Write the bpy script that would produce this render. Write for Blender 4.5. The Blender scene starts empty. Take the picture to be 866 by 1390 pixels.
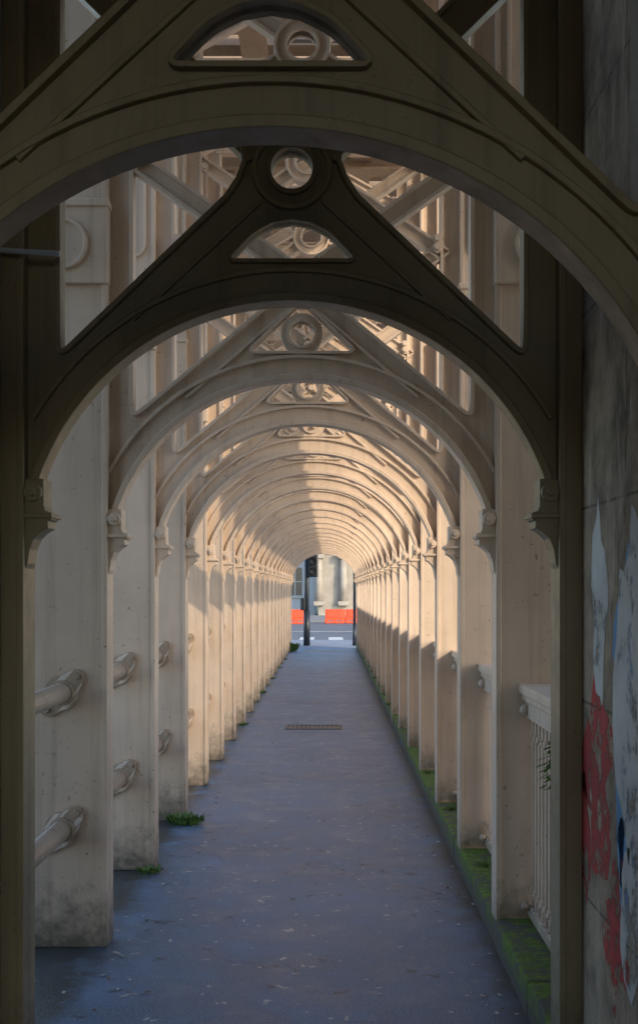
import bpy, bmesh, math, random
from mathutils import Vector, Matrix
random.seed(7)
S=bpy.context.scene
COL=S.collection
CX=-0.12; EYE=1.6; SP=1.5; Y1=2.55; NF=21
def FY(k): return Y1+SP*(k-1)

# ------------------------------------------------ materials
class M:
    def __init__(s,name):
        s.m=bpy.data.materials.new(name); s.m.use_nodes=True
        s.nt=s.m.node_tree; s.b=s.nt.nodes['Principled BSDF']
        g=s.nt.nodes.new('ShaderNodeNewGeometry'); s.pos=g.outputs['Position']; s.geo=g
    def n(s,t,**k):
        x=s.nt.nodes.new(t)
        for a,v in k.items(): setattr(x,a,v)
        return x
    def link(s,a,b): s.nt.links.new(a,b)
    def scaled(s,sc):
        x=s.n('ShaderNodeVectorMath',operation='MULTIPLY'); s.link(s.pos,x.inputs[0]); x.inputs[1].default_value=sc; return x.outputs[0]
    def noise(s,scale,detail=5,rough=.6,vec=None,dist=0):
        x=s.n('ShaderNodeTexNoise'); x.inputs['Scale'].default_value=scale; x.inputs['Detail'].default_value=detail
        x.inputs['Roughness'].default_value=rough; x.inputs['Distortion'].default_value=dist
        s.link(vec if vec else s.pos,x.inputs['Vector']); return x.outputs['Fac']
    def ramp(s,f,a,b,lo=0,hi=1):
        x=s.n('ShaderNodeMapRange'); x.inputs[1].default_value=a; x.inputs[2].default_value=b; x.inputs[3].default_value=lo; x.inputs[4].default_value=hi
        s.link(f,x.inputs[0]); return x.outputs[0]
    def mix(s,f,a,b,mode='MIX'):
        x=s.n('ShaderNodeMix',data_type='RGBA',blend_type=mode)
        if hasattr(f,'links'): s.link(f,x.inputs[0])
        else: x.inputs[0].default_value=f
        for i,v in ((6,a),(7,b)):
            if hasattr(v,'links'): s.link(v,x.inputs[i])
            else: x.inputs[i].default_value=(*v,1)
        return x.outputs[2]
    def math(s,op,a,b=0.0):
        x=s.n('ShaderNodeMath',operation=op)
        for i,v in ((0,a),(1,b)):
            if hasattr(v,'links'): s.link(v,x.inputs[i])
            else: x.inputs[i].default_value=v
        return x.outputs[0]
    def xyz(s):
        x=s.n('ShaderNodeSeparateXYZ'); s.link(s.pos,x.inputs[0]); return x.outputs
    def out(s,col,rough=.6,bump=None,bs=.3,bd=.01,spec=None,metal=0):
        if hasattr(col,'links'): s.link(col,s.b.inputs['Base Color'])
        else: s.b.inputs['Base Color'].default_value=(*col,1)
        if hasattr(rough,'links'): s.link(rough,s.b.inputs['Roughness'])
        else: s.b.inputs['Roughness'].default_value=rough
        if spec is not None: s.b.inputs['Specular IOR Level'].default_value=spec
        s.b.inputs['Metallic'].default_value=metal
        if bump is not None:
            x=s.n('ShaderNodeBump'); x.inputs['Strength'].default_value=bs; x.inputs['Distance'].default_value=bd
            s.link(bump,x.inputs['Height']); s.link(x.outputs[0],s.b.inputs['Normal'])
        return s.m
def paint_mat(name,base,dark,rust=.5,foot=True):
    m=M(name)
    n1=m.noise(1.7,3,.65); n2=m.noise(14,4,.7); st=m.noise(1.0,4,.65,vec=m.scaled((16,16,.8)))
    c=m.mix(m.ramp(n1,.35,.7),base,tuple(x*.80 for x in base))
    c=m.mix(m.ramp(st,.50,.76,0,.55),c,dark)
    c=m.mix(m.ramp(n2,.60,.84,0,.3),c,dark)
    r=m.noise(34,2,.7)
    rm=m.math('MULTIPLY',m.ramp(r,.655,.70),m.ramp(n1,.46,.6))
    c=m.mix(m.math('MULTIPLY',rm,rust),c,(.14,.06,.025))
    if foot:
        z=m.xyz()[2]; nz=m.math('ADD',z,m.math('MULTIPLY',n2,-.50))
        c=m.mix(m.ramp(nz,-.25,.04,.85,0),c,(.07,.062,.045))
    return m.out(c,m.ramp(n2,.3,.7,.36,.56),m.noise(6,4,.6),.32,.008)
CREAM=paint_mat('cream_iron_paint',(.66,.52,.40),(.33,.24,.165),.7)
SHADEP=paint_mat('shaded_iron_paint',(.30,.24,.135),(.11,.085,.047),.4)  # same iron paint, darkened to put the near frames' shade in its colour
RAILP=paint_mat('rail_paint',(.78,.68,.58),(.4,.3,.22),.5,False)
FLANGEP=paint_mat('flange_paint',(.42,.325,.24),(.13,.085,.055),.9,False)
DECKM=paint_mat('deck_paint',(.50,.37,.25),(.24,.17,.12),.4,False)

def asphalt(name,base,walk=False):
    m=M(name); n1=m.noise(.9,4,.6); n2=m.noise(3.4,5,.7); g=m.noise(150,1,.5)
    c=m.mix(m.ramp(n1,.35,.68),base,tuple(x*.6 for x in base))
    c=m.mix(m.ramp(n2,.52,.70,0,.65),c,tuple(x*1.6 for x in base))
    c=m.mix(m.ramp(g,.42,.72,0,.7),c,tuple(x*2.5 for x in base))
    if walk:
        wv0=m.n('ShaderNodeVectorMath',operation='ADD'); nz=m.n('ShaderNodeTexNoise'); nz.inputs['Scale'].default_value=14; nz.inputs['Detail'].default_value=1
        sc0=m.n('ShaderNodeVectorMath',operation='SCALE'); sc0.inputs['Scale'].default_value=.12; m.link(m.pos,nz.inputs['Vector']); m.link(nz.outputs['Color'],sc0.inputs[0]); m.link(m.pos,wv0.inputs[0]); m.link(sc0.outputs[0],wv0.inputs[1])
        for sc,a,b,ci,t,col,k in ((4.0,.05,.11,0,.55,(.22,.24,.28),.55),(11.0,.07,.14,1,.82,(.50,.49,.46),.9),(3.1,.04,.10,2,.6,(.02,.02,.02),.6)):
            v=m.n('ShaderNodeTexVoronoi',voronoi_dimensions='2D'); v.inputs['Scale'].default_value=sc; m.link(wv0.outputs[0],v.inputs['Vector'])
            vr=m.n('ShaderNodeSeparateColor'); m.link(v.outputs['Color'],vr.inputs[0])
            sp=m.math('MULTIPLY',m.ramp(v.outputs['Distance'],a,b,1,0),m.ramp(vr.outputs[ci],t,t+.02))
            c=m.mix(m.math('MULTIPLY',sp,k),c,col)
        v=m.n('ShaderNodeTexVoronoi',voronoi_dimensions='2D',feature='DISTANCE_TO_EDGE'); v.inputs['Scale'].default_value=.6
        wv=m.n('ShaderNodeVectorMath',operation='ADD'); nn=m.n('ShaderNodeTexNoise'); nn.inputs['Scale'].default_value=2.5; nn.inputs['Detail'].default_value=4; m.link(m.pos,nn.inputs['Vector'])
        m.link(m.pos,wv.inputs[0]); m.link(nn.outputs['Color'],wv.inputs[1]); m.link(wv.outputs[0],v.inputs['Vector'])
        ck=m.math('MULTIPLY',m.ramp(v.outputs['Distance'],.002,.007,1,0),m.ramp(n1,.48,.56)); c=m.mix(m.math('MULTIPLY',ck,.6),c,(.02,.02,.022))
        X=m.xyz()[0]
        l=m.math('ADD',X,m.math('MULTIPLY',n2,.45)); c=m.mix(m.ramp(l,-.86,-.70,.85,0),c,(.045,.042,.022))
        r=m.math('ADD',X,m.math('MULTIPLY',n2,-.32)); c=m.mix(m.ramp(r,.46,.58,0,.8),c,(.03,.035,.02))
    return m.out(c,m.ramp(n2,.3,.7,.32,.55) if walk else .8,m.math('ADD',g,m.math('MULTIPLY',n2,1.5)),.7,.006)
WALK=asphalt('footpath_asphalt',(.095,.148,.225),True)
ROADM=asphalt('road_asphalt',(.11,.12,.14))
m=M('roadway_concrete'); ROADC=m.out(m.mix(m.noise(2,4),(.36,.35,.33),(.26,.25,.24)),.8)
m=M('mossy_kerb_stone'); n=m.noise(4,5,.78); z=m.xyz()[2]
c=m.mix(n,(.12,.115,.10),(.05,.048,.042)); mk=m.math('MULTIPLY',m.ramp(n,.43,.52),m.ramp(z,.03,.11))
g=m.mix(m.ramp(m.noise(30,3,.7),.3,.7),(.05,.10,.012),(.16,.24,.03)); c=m.mix(mk,c,g)
KERB=m.out(c,.9,m.noise(45,3,.7),.8,.015)
m=M('sooty_sandstone'); br=m.n('ShaderNodeTexBrick'); sx=m.n('ShaderNodeCombineXYZ'); X,Y,Z=m.xyz()
m.link(m.math('ADD',X,Y),sx.inputs[0]); m.link(Z,sx.inputs[1]); m.link(sx.outputs[0],br.inputs['Vector'])
br.inputs['Scale'].default_value=1; br.inputs['Brick Width'].default_value=1.4; br.inputs['Row Height'].default_value=.62; br.inputs['Mortar Size'].default_value=.005
br.inputs['Color1'].default_value=(.44,.34,.24,1); br.inputs['Color2'].default_value=(.37,.285,.20,1); br.inputs['Mortar'].default_value=(.15,.12,.09,1)
n=m.noise(3,5,.7); c=m.mix(m.ramp(n,.42,.65),br.outputs['Color'],(.13,.10,.07)); c=m.mix(m.ramp(m.noise(8,4,.7,vec=m.scaled((1,1,.25))),.54,.68,0,.6),c,(.58,.48,.38))
STONE=m.out(c,.9,n,.8,.04)
def spray(name,col,k=.5,sc=6):
    m=M(name); n=m.noise(sc,5,.72); n2=m.noise(2.5,3)
    c=m.mix(m.ramp(n2,.35,.65),col,tuple(x*.6 for x in col)); m.out(c,.75)
    al=m.ramp(n,k,k+.1,.92,0); m.link(al,m.b.inputs['Alpha']); return m.m
def simple(name,col,r=.6,var=.25,sc=6):
    m=M(name); n=m.noise(sc,3,.65); return m.out(m.mix(m.ramp(n,.3,.7),col,tuple(x*(1-var) for x in col)),r,n,.15,.005)
BLACK=simple('black_painted_metal',(.02,.026,.036),.4)
IRON=simple('drain_iron',(.14,.14,.15),.5)
PALE=simple('pale_building_stone',(.44,.40,.34),.85,.3,1.5)
WHITEB=simple('white_render',(.56,.58,.60),.8,.15,1)
m=M('window_glass'); GLASS=m.out((.05,.07,.09),.08)
ORANGE=simple('orange_red_plastic',(.75,.09,.03),.45,.15)
WHITE=simple('white_road_paint',(.7,.7,.68),.7,.3,20)
LAMPW=simple('lamp_diffuser',(.75,.78,.8),.3,.05)
m=M('leaf'); LEAF=m.out(m.mix(m.ramp(m.noise(30,1),.35,.65),(.05,.12,.02),(.13,.2,.04)),.6)
m=M('river_water'); WATER=m.out((.05,.06,.06),.12,m.noise(.6,2),.4,.2)
m=M('land'); LAND=m.out(m.mix(m.noise(.02,3),(.10,.10,.09),(.06,.08,.04)),.9)
m=M('pale_paving'); PALEPAV=m.out(m.mix(m.noise(.2,3),(.40,.38,.34),(.30,.29,.26)),.9)  # pale colour shared by the added bounce ground and the far wall

# ------------------------------------------------ mesh helpers
class B:
    def __init__(s): s.bm=bmesh.new(); s.mi=0
    def _fin(s,ret):
        for f in ret: f.material_index=s.mi
    def box(s,x0,x1,y0,y1,z0,z1,bev=0,mat=None):
        r=bmesh.ops.create_cube(s.bm,size=1)
        M_=Matrix.Translation(((x0+x1)/2,(y0+y1)/2,(z0+z1)/2))@Matrix.Diagonal((abs(x1-x0),abs(y1-y0),abs(z1-z0),1))
        if mat is not None: M_=mat@M_
        bmesh.ops.transform(s.bm,matrix=M_,verts=r['verts'])
        fs={f for v in r['verts'] for f in v.link_faces}
        if bev:
            es={e for v in r['verts'] for e in v.link_edges}
            q=bmesh.ops.bevel(s.bm,geom=list(es),offset=bev,segments=2,affect='EDGES',profile=.5)
            fs={f for f in fs if f.is_valid}|set(q['faces'])
        s._fin(fs)
    def cyl(s,p0,p1,r,r2=None,seg=16,caps=True,smooth=True):
        p0=Vector(p0);p1=Vector(p1);d=p1-p0
        M_=Matrix.Translation((p0+p1)/2)@d.to_track_quat('Z','Y').to_matrix().to_4x4()
        q=bmesh.ops.create_cone(s.bm,cap_ends=caps,segments=seg,radius1=r,radius2=r if r2 is None else r2,depth=d.length,matrix=M_)
        fs={f for v in q['verts'] for f in v.link_faces}; s._fin(fs)
        if smooth:
            for f in fs:
                if len(f.verts)==4: f.smooth=True
    def sph(s,p,r,sc=(1,1,1)):
        q=bmesh.ops.create_uvsphere(s.bm,u_segments=12,v_segments=8,radius=r,matrix=Matrix.Translation(p)@Matrix.Diagonal((*sc,1)))
        for f in {f for v in q['verts'] for f in v.link_faces}: f.material_index=s.mi; f.smooth=True
    def plate(s,loops,thick,y0=0,bev=.003,mat=None):
        """loops in x,z plane, extruded along y"""
        cu=bpy.data.curves.new('c','CURVE'); cu.dimensions='2D'; cu.fill_mode='BOTH'; cu.extrude=max(thick/2-bev,.0005); cu.bevel_depth=bev; cu.bevel_resolution=1; cu.offset=-bev
        for L in loops:
            sp=cu.splines.new('POLY'); sp.points.add(len(L)-1); sp.use_cyclic_u=True
            for i,p in enumerate(L): sp.points[i].co=(p[0],p[1],0,1)
        o=bpy.data.objects.new('c',cu); COL.objects.link(o)
        dg=bpy.context.evaluated_depsgraph_get(); me=bpy.data.meshes.new_from_object(o.evaluated_get(dg))
        T=Matrix.Translation((0,y0,0))@Matrix.Rotation(math.pi/2,4,'X')
        if mat is not None: T=mat@T
        me.transform(T)
        n0=len(s.bm.faces); s.bm.from_mesh(me); s.bm.faces.ensure_lookup_table()
        for f in s.bm.faces[n0:]: f.material_index=s.mi; f.smooth=False
        bpy.data.objects.remove(o); bpy.data.curves.remove(cu); bpy.data.meshes.remove(me)
    def mesh(s,name,mats):
        me=bpy.data.meshes.new(name); bmesh.ops.recalc_face_normals(s.bm,faces=s.bm.faces[:]); s.bm.to_mesh(me); s.bm.free()
        for m in mats: me.materials.append(m)
        return me
    def obj(s,name,mats,loc=(0,0,0),parent=None):
        o=bpy.data.objects.new(name,s.mesh(name,mats)); COL.objects.link(o); o.location=loc
        if parent: o.parent=parent
        return o
def arc(cx,cz,r,a0,a1,n):
    return [(cx+r*math.cos(math.radians(a0+(a1-a0)*i/n)),cz+r*math.sin(math.radians(a0+(a1-a0)*i/n))) for i in range(n+1)]
def circle(cx,cz,r,n=28): return arc(cx,cz,r,0,360,n)[:-1]
def rnd(P,r,n=5):
    out=[];N=len(P)
    for i in range(N):
        ri=r[i] if isinstance(r,(list,tuple)) else r
        p=Vector(P[i]);a=Vector(P[i-1]);b=Vector(P[(i+1)%N])
        if ri<=0: out.append(tuple(p));continue
        u=(a-p);v=(b-p);l=min(ri,u.length*.48,v.length*.48);A=p+u.normalized()*l;Bv=p+v.normalized()*l
        for k in range(n+1):
            t=k/n; q=A*(1-t)**2+p*2*t*(1-t)+Bv*t*t; out.append(tuple(q))
    return out
def band(P,w0,w1):
    L=[];R=[]
    for i,p in enumerate(P):
        a=Vector(P[max(i-1,0)]);b=Vector(P[min(i+1,len(P)-1)]);d=(b-a).normalized();n=Vector((-d.y,d.x));p=Vector(p)
        L.append(tuple(p+n*w0));R.append(tuple(p+n*w1))
    return L+R[::-1]
def offs(P,w):
    out=[];N=len(P)
    for i in range(N):
        a=Vector(P[i-1]);p=Vector(P[i]);b=Vector(P[(i+1)%N])
        d1=(p-a).normalized();d2=(b-p).normalized()
        if d1.length==0:d1=d2
        n=(Vector((-d1.y,d1.x))+Vector((-d2.y,d2.x)))
        n=n.normalized() if n.length>0 else Vector((-d1.y,d1.x)); out.append(tuple(p+n*w))
    return out
def area(P): return sum(P[i-1][0]*P[i][1]-P[i][0]*P[i-1][1] for i in range(len(P)))/2
def ccw(P): return P if area(P)>0 else P[::-1]
def holerim(b,P,w,th,y0=0):
    P=ccw(P); b.plate([offs(P,-w),P],th,y0,.002)
def bar(b,p0,p1,w=.085,web=.028,fl=.075,y0=0):
    p0=Vector(p0);p1=Vector(p1);d=p1-p0;L=d.length;ang=math.atan2(d.y,d.x)
    T=Matrix.Translation((p0.x,y0,p0.y))@Matrix.Rotation(-ang,4,'Y')
    b.box(0,L,-web/2,web/2,-w/2,w/2,0,T)
    b.box(0,L,-fl/2,fl/2,w/2-.013,w/2+.003,.002,T); b.box(0,L,-fl/2,fl/2,-w/2-.003,-w/2+.013,.002,T)
R=.875; AC=.069
def frame_mesh(kind):
    b=B()
    a_end=math.degrees(math.acos(.835/R)); top=3.92 if kind=='B' else 2.12
    intr=arc(0,AC,R,180-a_end,a_end,48)
    if kind=='B':
        sl=.83; tl=(-.70,.815)
        peak=(0,tl[1]+.70*sl)
        mid=[(.06,peak[1]-.05),(0,peak[1]-.025),(-.06,peak[1]-.05)]
        zc=tl[1]-(.77-.70)*sl
    else:
        sl=.96; tl=(-.6975,.815); zc=tl[1]-(.77-.6975)*sl
        zw=zc+.56*sl
        wa=[(.21,zw),(.17,1.345),(.150,1.40),(.155,1.45),(.19,1.50)]
        mid=wa+[(.12,1.50),(0,1.497),(-.12,1.50)]+[(-x,z) for x,z in wa][::-1]
    rc=rnd([(.77,1.6),(.77,zc),(.35,zc+.42*sl)],[0,.07,0],6)
    lc=[(-x,z) for x,z in rc][::-1]
    P=[(-.885,.29),(-.835,.29)]+intr[1:-1]+[(.835,.29),(.885,.29),(.885,top),(.77,top)]+rc+mid+lc+[(-.77,top),(-.885,top)]
    if kind=='B': T=rnd([(-.235,1.072),(.235,1.072),(.02,1.275),(-.02,1.275)],[.03,.03,.01,.01],4)
    else: T=rnd([(-.205,1.083),(.205,1.083),(.125,1.168),(.06,1.2),(0,1.21),(-.06,1.2),(-.125,1.168)],[.02,.02,.03,0,0,0,.03],4)
    b.plate([P,T]+([circle(0,1.375,.072,32)] if kind=='A' else []),.034,0,.003)
    full=[(-.835,.31)]+intr[1:-1]+[(.835,.31)]
    b.plate([band(full,-.002,.026)],.11,0,.004)
    a2=28 if kind=='B' else 30
    b.plate([band(arc(0,AC,R+.105,180-a2,a2,44),-.008,.008)],.074,0,.003)
    holerim(b,T,.013,.082)
    for s_ in (-1,1):
        path=[(.77,top-.01)]+rc+([(.0,peak[1]-.0)] if kind=='B' else wa)
        path=[(s_*x,z) for x,z in path]
        w0,w1=(-.014,.004) if s_>0 else (-.004,.014)
        b.plate([band(path,w0,w1)],.088+.002*s_,0,.003)
        e=(.06,tl[1]+.64*sl-.085) if kind=='B' else (.10,1.275)
        p0=(.52,zc+.25*sl-.10)
        pth=[p0,e]; pth=[(s_*x,z) for x,z in pth]
        b.plate([band(pth,-.007,.007)],.066+.003*s_,0,.003)
    if kind=='B':
        b.plate([circle(0,1.15,.094),circle(0,1.15,.056)],.06,0,.004)
        holerim(b,circle(0,1.15,.056),.012,.092)
        b.cyl((0,-.03,1.33),(0,-.055,1.33),.018,.014,8)
    else:
        b.plate([circle(0,1.375,.128,36),circle(0,1.375,.068,32)],.05,0,.004)
        b.plate([circle(0,1.375,.131,36),circle(0,1.375,.114,36)],.094,0,.003)
        holerim(b,circle(0,1.375,.068,32),.015,.104)
    if kind=='B':
        for s_ in (-1,1):
            bar(b,(0,1.40),(s_*.79,1.96),.085,.028+.003*s_,.075+.003*s_)
            for q in (-1,1):
                bar(b,(s_*.095,2.45+q*.066),(s_*.79,2.45+q*.54),.08,.027+.004*s_,.07+.003*s_)
            for z_ in (1.95,2.0,2.93):
                b.cyl((s_*.74,-.02,z_),(s_*.74,-.085,z_),.022,.018,8); b.cyl((s_*.74,-.02,z_),(s_*.74,-.05,z_),.032,None,6)
            bar(b,(0,3.5),(s_*.79,3.06),.09,.026+.004*s_,.072+.003*s_)
        b.plate([circle(0,2.45,.125),circle(0,2.45,.066)],.055,0,.004); holerim(b,circle(0,2.45,.066),.013,.09)
        b.plate([circle(0,2.45,.128),circle(0,2.45,.114)],.084,0,.003)
        bar(b,(-.79,3.62),(.79,3.62),.12,.03,.1)
        b.cyl((0,-.02,1.40),(0,-.06,1.40),.026,.02,8)
    else:
        for s_ in (-1,1):
            bar(b,(s_*.10,1.44),(s_*.76,2.09),.11,.030+.003*s_,.078+.003*s_)
    for s_ in (-1,1):
        prof=[(.885,.05),(.872,.055),(.858,.085),(.852,.13),(.838,.165),(.812,.19),(.792,.2),(.792,.222),(.782,.228),(.782,.25),(.80,.256),(.806,.275),(.806,.36),(.885,.36)]
        b.plate([[(s_*x,z) for x,z in prof]],.115,0,.004)
        b.box(s_*.776,s_*.9,-.074,.074,.232,.247,.003)
        b.cyl((s_*.838,-.05,.315),(s_*.838,-.083,.315),.03,.028,16); b.cyl((s_*.838,-.08,.315),(s_*.838,-.1,.315),.016,.013,6)
    z1=top+.02
    for s_ in (-1,1):
        x0,x1=s_*.87,s_*1.32
        b.box(x0,x1,-.075,.075,-1.6,z1,.006)
        b.box(s_*.866,s_*.888,-.083,.079,-1.597,z1-.01,.003); b.box(s_*1.302,s_*1.324,-.083,.079,-1.597,z1-.01,.003)
        if kind=='B':
            b.box(s_*.860,s_*1.33,-.105,.1,1.36,1.71,.008)
            b.box(s_*.854,s_*1.336,-.118,.103,1.70,1.735,.006)
            b.plate([circle(s_*1.06,1.535,.115,32),circle(s_*1.06,1.535,.098,32)],.03,-.11,.004)
            for za,zb in ((1.9,3.0),(3.1,3.8)):
                o_=rnd([(s_*.93,za),(s_*1.2,za),(s_*1.2,zb),(s_*.93,zb)],.07,5); o_=ccw(o_)
                b.plate([offs(o_,-.016),o_],.03,-.08,.003)
    return b.mesh('arch_frame_'+kind,[CREAM if kind=='B' else SHADEP])
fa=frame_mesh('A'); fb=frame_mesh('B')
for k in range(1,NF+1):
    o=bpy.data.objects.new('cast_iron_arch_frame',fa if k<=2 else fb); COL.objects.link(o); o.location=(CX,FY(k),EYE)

# ------------------------------------------------ path, kerb, deck
YE=33.4
b=B(); b.box(-1.5,.76,-8,YE,-.25,0); b.obj('footpath',[WALK])
b=B()
y=-8
while y<YE:
    b.box(.744+random.uniform(-.002,.003),1.25,y,min(y+.9,YE)-.006,-.2,.13+random.uniform(-.003,.003),.012); y+=.9
b.obj('mossy_kerb',[KERB])
b=B(); b.box(-9.5,-1.5,-8,YE,-.3,-.12); b.obj('bridge_roadway',[ROADC])
b=B(); b.box(-1.56,-1.5,4.1,YE,-.12,.03,.01); b.obj('roadway_kerb',[KERB])
b=B()
y=4.1
while y<YE:
    b.box(-1.7,1.45,y,y+.2,5.86,6.1); y+=.5
for k in range(3,NF+1):
    yy=FY(k); b.box(-1.7,1.4,yy-.06,yy+.06,5.54,5.851); b.box(-1.7,1.4,yy-.12,yy+.12,5.52,5.541)
for xx in (-1.3,-.55,.3,1.06):
    b.box(xx-.05,xx+.05,4.0,YE,5.62,5.849); b.box(xx-.1,xx+.1,4.0,YE,5.6,5.618)
b.obj('railway_deck',[DECKM])
b=B()
for s_ in (-1,1):
    xx=CX+s_*1.1
    b.box(xx-.03,xx+.03,4.1,YE,4.72,5.02,.004); b.box(xx-.09,xx+.09,4.1,YE,5.02,5.05,.004); b.box(xx-.09,xx+.09,4.1,YE,4.69,4.72,.004)
b.obj('lengthwise_girder',[CREAM])
b=B()
b.box(-9.5,-9.35,-8,YE,-.3,1.1,.02); b.box(-9.55,-9.3,-8,YE,1.1,1.2,.02); b.obj('far_parapet_wall',[PALEPAV])

# ------------------------------------------------ balustrade: one bay mesh, one parent
root=bpy.data.objects.new('iron_balustrade',None); COL.objects.link(root)
b=B()
b.box(.847,1.01,.0,1.5,1.135,1.18,.008); b.box(.862,.995,0,1.5,1.105,1.134,.006); b.box(.876,.98,0,1.5,1.03,1.104,.004)
b.box(.885,.97,0,1.5,.15,.2,.004)
y=.12
while y<1.4:
    b.box(.896,.956,y-.016,y+.016,.2,1.03,.003); b.box(.89,.962,y-.022,y+.022,.94,.965); b.box(.89,.962,y-.022,y+.022,.26,.285)
    y+=.083
for dy in (.13,1.37):
    b.sph((.868,dy,1.067),.026); b.sph((.868,dy,.2),.02)
bay=b.mesh('balustrade_bay',[CREAM])
for k in range(2,NF+1):
    o=bpy.data.objects.new('balustrade_bay',bay); COL.objects.link(o); o.location=(0,FY(k),0); o.parent=root
    if k==NF: o.scale=(1,.55,1)

# ------------------------------------------------ handrails
b=B()
RX=-1.185
for z in (1.14,.53):
    b.mi=0
    b.cyl((RX,3.9,z),(RX,YE,z),.044,None,20)
    b.mi=1
    for k in range(3,NF+1):
        yf=FY(k)-.075
        T=Matrix.Translation((RX,yf-.012,z))@Matrix.Rotation(math.radians(-48),4,'Y')
        lob=[]
        for i in range(48):
            a=2*math.pi*i/48; r=.080+.050*max(0,math.cos(2*a))**1.8; lob.append((r*math.cos(a),r*math.sin(a)))
        b.plate([lob],.024,0,.004,T)
        b.cyl((RX,yf-.02,z),(RX,yf-.042,z),.058,.053,20)
        for s_ in (-1,1):
            p=T@Vector((s_*.1,-.010,0)); b.cyl(p,p+Vector((0,-.022,0)),.017,.014,6)
        yb=FY(k)+.075
        b.cyl((RX,yb,z),(RX,yb+.03,z),.065,.055,20)
b.obj('tubular_handrail',[RAILP,FLANGEP])

# ------------------------------------------------ masonry pier
b=B(); b.box(.82,3.9,-3.2,4.1,-.3,9); wr=b.obj('masonry_pier_wall',[STONE])
b=B(); b.box(-1.9,-1.06,-3.2,4.02,-.3,9); b.obj('masonry_pier_wall',[STONE])
b=B(); b.box(-1.06,.82,-3.2,3.86,3.76,9); b.obj('masonry_portal_lintel',[STONE])
rg=random.Random(3)
def blob(cy,cz,ry,rz,j=.25,n=26):
    ph=[rg.uniform(0,6.28) for _ in range(4)]
    return [(cy+ry*math.cos(a)*(1+j*math.sin(3*a+ph[0])+j*.6*math.sin(5*a+ph[1])+rg.uniform(-.06,.06)),cz+rz*math.sin(a)*(1+j*math.sin(2*a+ph[2])+j*.5*math.sin(7*a+ph[3])+rg.uniform(-.06,.06))) for a in [2*math.pi*i/n for i in range(n)]]
TG=Matrix.Rotation(math.pi/2,4,'Z')
def gpaint(name,loops,mat,lvl):
    b=B()
    for L in loops: b.plate([L],.0012,-.8192+.0007*lvl*-1,.0002,TG)
    b.obj(name,[mat],parent=wr)
W_=spray('spray_white',(.74,.73,.70),.52,5); R_=spray('spray_red',(.60,.06,.05),.49,8); U_=spray('spray_blue',(.20,.45,.78),.60,6); K_=spray('spray_black',(.02,.02,.025),.6,9); P_=spray('spray_pink',(.70,.28,.26),.54,8)
gpaint('graffiti_white_fill',[blob(3.3,1.35,.2,.5,.2),blob(3.72,1.55,.10,.26,.2),blob(3.25,.75,.2,.25)],W_,0)
gpaint('graffiti_red_fill',[blob(3.75,1.02,.2,.24,.3),blob(3.5,.62,.14,.2,.3),blob(3.93,.82,.08,.2)],R_,1)
gpaint('graffiti_blue_fill',[blob(3.38,1.5,.12,.24,.3),blob(3.44,1.12,.09,.26,.3),blob(3.4,.85,.08,.14,.3)],U_,2)
gpaint('graffiti_pink_fill',[blob(3.58,1.22,.07,.12,.3),blob(3.5,.48,.08,.07,.3),blob(3.8,1.35,.06,.09,.3)],P_,3)
def stroke(pts,w):
    o=[]
    for i in range(len(pts)-1):
        p0=Vector(pts[max(i-1,0)]);p1=Vector(pts[i]);p2=Vector(pts[i+1]);p3=Vector(pts[min(i+2,len(pts)-1)])
        for k in range(7):
            t=k/7; q=.5*((2*p1)+(-p0+p2)*t+(2*p0-5*p1+4*p2-p3)*t*t+(-p0+3*p1-3*p2+p3)*t**3); o.append((q.x,q.y))
    return band(o,-w/2,w/2)
gpaint('graffiti_black_line',[stroke([(3.98,1.9),(3.8,1.7),(3.62,1.8),(3.56,1.5),(3.7,1.3),(3.5,1.15)],.022),stroke([(3.15,1.8),(3.4,1.7),(3.5,1.35),(3.38,1.05),(3.52,.85),(3.4,.5)],.026),
  stroke([(3.95,1.25),(3.72,1.3),(3.58,1.1),(3.62,.85),(3.8,.75),(3.95,.85)],.018),stroke([(3.12,1.2),(3.25,1.3),(3.33,1.15),(3.24,1.0),(3.12,.95)],.02)],K_,4)
gpaint('graffiti_white_line',[stroke([(3.9,1.5),(3.78,1.2),(3.86,.95),(3.7,.8)],.014),stroke([(3.5,2.05),(3.62,1.95),(3.75,2.1),(3.88,1.98)],.014)],W_,5)
b=B(); b.cyl((-1.1,3.93,2.69),(-.86,3.93,2.675),.009); b.cyl((-1.06,3.93,2.6),(-1.06,3.93,3.7),.009); b.obj('metal_conduit',[simple('galvanised',(.55,.62,.7),.4)])

# ------------------------------------------------ drain, lamp
b=B(); b.box(-.50,.14,14.0,14.04,-.01,.008); b.box(-.50,.14,14.40,14.44,-.01,.008)
x=-.5
while x<.145: b.box(x,x+.022,14.04,14.4,-.01,.0075); x+=.05
b.mi=1; b.box(-.5,.16,14.03,14.41,-.012,.0015); b.obj('drain_grate',[IRON,BLACK])
b=B(); b.box(-.33,.17,7.75,7.87,5.14,5.19,.008); b.mi=1; b.box(-.31,.15,7.77,7.85,5.09,5.138,.012); b.mi=0
for x in (-.25,.09): b.cyl((x,7.81,5.19),(x,7.81,5.6),.01)
b.obj('fluorescent_lamp',[IRON,LAMPW])

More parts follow.
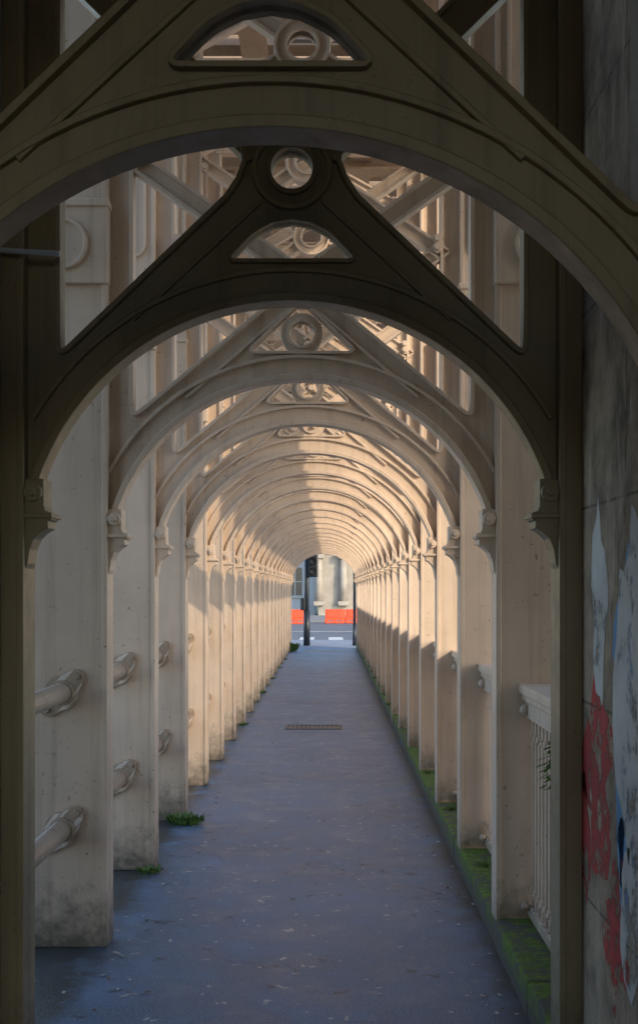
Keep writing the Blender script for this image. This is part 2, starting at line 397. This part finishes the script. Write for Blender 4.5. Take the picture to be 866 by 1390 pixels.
# ------------------------------------------------ weeds
def weed(loc,n,r,h,hang=False):
    b=B()
    for i in range(n):
        a=random.uniform(0,6.28); rr=r*random.random()**.6; p=Vector((math.cos(a)*rr,math.sin(a)*rr*.6,0 if not hang else -random.random()*h))
        L=random.uniform(.5,1)*(h if not hang else .05); lean=Vector((math.cos(a)*.6,math.sin(a)*.6,1 if not hang else -.3)).normalized()
        w=Vector((-math.sin(a),math.cos(a),0))*L*random.uniform(.12,.3)
        tip=p+lean*L; m_=p+lean*L*.55+Vector((random.uniform(-.01,.01),0,0))
        vs=[b.bm.verts.new(v) for v in (p,m_+w,tip,m_-w)]; b.bm.faces.new(vs)
    return b.obj('weed',[LEAF],loc)
weed((-.97,8.35,0),150,.11,.09); weed((-1.02,6.9,0),40,.06,.05); weed((.875,4.72,1.03),110,.05,.22,True)
for k in range(4,20):
    if random.random()<.7: weed((.76+random.uniform(0,.1),FY(k)-.15-random.random()*.5,.125),random.randint(25,50),.06,.04)
    if random.random()<.4: weed((-1.0,FY(k)-.12,0),random.randint(20,50),.06,.05)
weed((-1.02,31.5,0),200,.2,.28)
b=B()
for i in range(150):
    y=4.6+random.random()**1.6*16; x=random.choice((random.uniform(-.95,.7),random.gauss(-.85,.08),random.gauss(.66,.05))); x=max(-1.2,min(.73,x))
    r=random.uniform(.005,.015); a0=random.uniform(0,6.28)
    vs=[b.bm.verts.new((x+r*math.cos(a0+a)*(1 if j%2 else .6),y+r*math.sin(a0+a),.004+random.uniform(0,.006))) for j,a in enumerate((0,1.2,2.3,3.4,4.9))]
    f=b.bm.faces.new(vs); f.material_index=random.randint(0,1)
b.obj('fallen_leaves',[simple('dead_leaf',(.16,.10,.05),.8),simple('paper_scrap',(.55,.54,.5),.8)])

# ------------------------------------------------ street beyond
b=B(); b.box(-900,900,YE,2500,-3,-.16); b.obj('ground',[LAND])
b=B(); b.box(-200,1.6,-40,YE,-9,-8); b.box(1.6,26,-60,YE,-6,-5); b.obj('added_bounce_ground',[PALEPAV])  # unseen pale slabs, added to bounce sunlight up as fill
b=B(); b.box(-6000,6000,-6000,6000,-16.2,-16); b.obj('river_water',[WATER])
b=B(); b.box(-12,12,YE+.005,39,-.3,-.004,.01); b.obj('pavement',[asphalt('pavement_asphalt',(.20,.22,.26))])
b=B(); b.box(-60,60,39.01,64,-.3,-.12); b.obj('street_road',[ROADM])
b=B(); b.box(-60,60,64.01,76,-.3,.0,.01); b.obj('pavement',[simple('paving',(.26,.27,.28),.8)])
b=B()
for i in range(9): b.box(-4+i*1.0,-3.5+i*1.0,41,44,-.119,-.115)
b.box(-30,30,50,50.15,-.119,-.115); b.box(-30,30,39.3,39.45,-.119,-.115)
b.obj('road_markings',[WHITE])
b=B()
for i in range(3): b.box(-.6,.45,31.6+i*.25,31.7+i*.25,0,.006)
b.obj('white_strips',[WHITE])  # three thin white bars across the end of the path
b=B(); b.cyl((-.62,35,-.02),(-.62,35,3.4),.065); b.cyl((-.62,35,0),(-.62,35,1.0),.095,.09); b.box(-.58,-.3,34.86,35.1,1.95,2.85,.03); b.box(-.8,-.66,34.9,35.05,1.0,1.35,.02)
b.cyl((-.6,35,2.1),(-.42,35,2.1),.02); b.cyl((-.6,35,2.7),(-.42,35,2.7),.02)
for z in (2.12,2.4,2.68): b.cyl((-.44,34.87,z),(-.44,34.74,z),.1,.1,16,False)
b.mi=1
for z in (2.12,2.4,2.68): b.cyl((-.44,34.87,z),(-.44,34.84,z),.085)
b.obj('traffic_light',[BLACK,GLASS])
b=B(); b.cyl((.74,35,-.02),(.74,35,4),.04); b.cyl((.74,35,0),(.74,35,.6),.06,.05); b.box(.6,.88,34.93,34.95,2.3,2.9,.005); b.obj('sign_post',[BLACK])
def barrier(x,y):
    b=B(); P=rnd([(-.5,0),(.5,0),(.5,.12),(.47,.3),(.47,.72),(-.47,.72),(-.47,.3),(-.5,.12)],.03,3)
    h1=rnd([(-.32,.06),(-.1,.06),(-.1,.16),(-.32,.16)],.02); h2=[(-a,c) for a,c in h1]
    b.plate([P,h1,h2],.22,0,.03); b.box(-.49,.49,-.2,.2,0.0,.1,.03)
    b.plate([rnd([(-.38,.3),(.38,.3),(.38,.62),(-.38,.62)],.05)],.26,0,.02); b.cyl((.5,0,.1),(.5,0,.7),.05)
    b.obj('traffic_barrier',[ORANGE],(x,y,-.12))
barrier(.3,62);barrier(1.34,62.1);barrier(-1.6,61)
barrier(2.4,62.3)
def building(name,x0,x1,y,h,mat,cols,step):
    root=bpy.data.objects.new(name,None); COL.objects.link(root)
    b=B(); b.box(x0,x1,y,y+10,-.2,h); b.box(x0-.15,x1+.15,y-.25,y,3.9,4.25,.03); b.box(x0-.3,x1+.3,y-.5,y+10.2,h,h+.5,.05); b.box(x0-.05,x1+.05,y-.2,y,-.1,.6,.02)
    n=int((x1-x0)/step)
    for i in range(n+1):
        xx=x0+i*(x1-x0)/n
        if cols:
            b.cyl((xx,y-.3,.85),(xx,y-.3,3.5),.24,.2,20); b.box(xx-.33,xx+.33,y-.62,y,.6,.86,.03); b.box(xx-.3,xx+.3,y-.6,y,3.5,3.9,.03)
        else: b.box(xx-.15,xx+.15,y-.12,y,.6,h,.02)
    b.obj('walls',[mat],parent=root)
    ww=.13 if cols else .2
    rows=((4.9,6.7),(7.8,9.4)) if cols else ((1.2,3.0),(4.9,6.7),(7.8,9.4))
    b=B()
    for i in range(n):
        xx=x0+(i+.5)*(x1-x0)/n
        for z0,z1 in rows:
            if z1<h: b.box(xx-step*ww,xx+step*ww,y-.03,y+.02,z0,z1)
    b.obj('windows',[GLASS],parent=root)
    b=B()
    for i in range(n):
        xx=x0+(i+.5)*(x1-x0)/n
        for z0,z1 in rows:
            if z1<h:
                b.box(xx-step*.3,xx+step*.3,y-.14,y-.0,z0-.15,z0,.01); b.box(xx-.03,xx+.03,y-.06,y-.031,z0,z1); b.box(xx-step*ww,xx+step*ww,y-.055,y-.031,(z0+z1)/2-.03,(z0+z1)/2+.03)
    b.obj('window_frames',[WHITEB],parent=root)
building('stone_building',-.6,14.5,76,11,PALE,True,1.5)
building('white_building',-16,-.9,79,10,WHITEB,False,2.2)
building('stone_building',16,40,78,12,PALE,False,3)
building('stone_building',-44,-18,80,12,PALE,False,3)

# ------------------------------------------------ light
d=Vector((-.64,.64,-.40)).normalized()
su=bpy.data.lights.new('sun','SUN'); su.energy=2.7; su.angle=math.radians(.6); su.color=(1,.81,.58)
so=bpy.data.objects.new('sun',su); COL.objects.link(so); so.rotation_euler=d.to_track_quat('-Z','Y').to_euler(); so.location=(10,-10,10)
w=bpy.data.worlds.new('World'); S.world=w; w.use_nodes=True
nt=w.node_tree; bg=nt.nodes['Background']; sk=nt.nodes.new('ShaderNodeTexSky'); sk.sky_type='NISHITA'; sk.sun_disc=False
sk.sun_elevation=math.asin(-d.z); sk.sun_rotation=math.radians(135); sk.dust_density=1
nt.links.new(sk.outputs[0],bg.inputs[0]); bg.inputs[1].default_value=.40
S.view_settings.view_transform='Standard'; S.view_settings.look='None'; S.view_settings.exposure=0

cam=bpy.data.cameras.new('camera'); co=bpy.data.objects.new('camera',cam); COL.objects.link(co); S.camera=co
co.location=(0,0,EYE); co.rotation_euler=(math.pi/2,0,0)
cam.sensor_fit='VERTICAL'; cam.sensor_height=36; cam.lens=1665/1390*36
cam.shift_x=-13/1390; cam.shift_y=105/1390
cam.clip_start=.05; cam.clip_end=9000
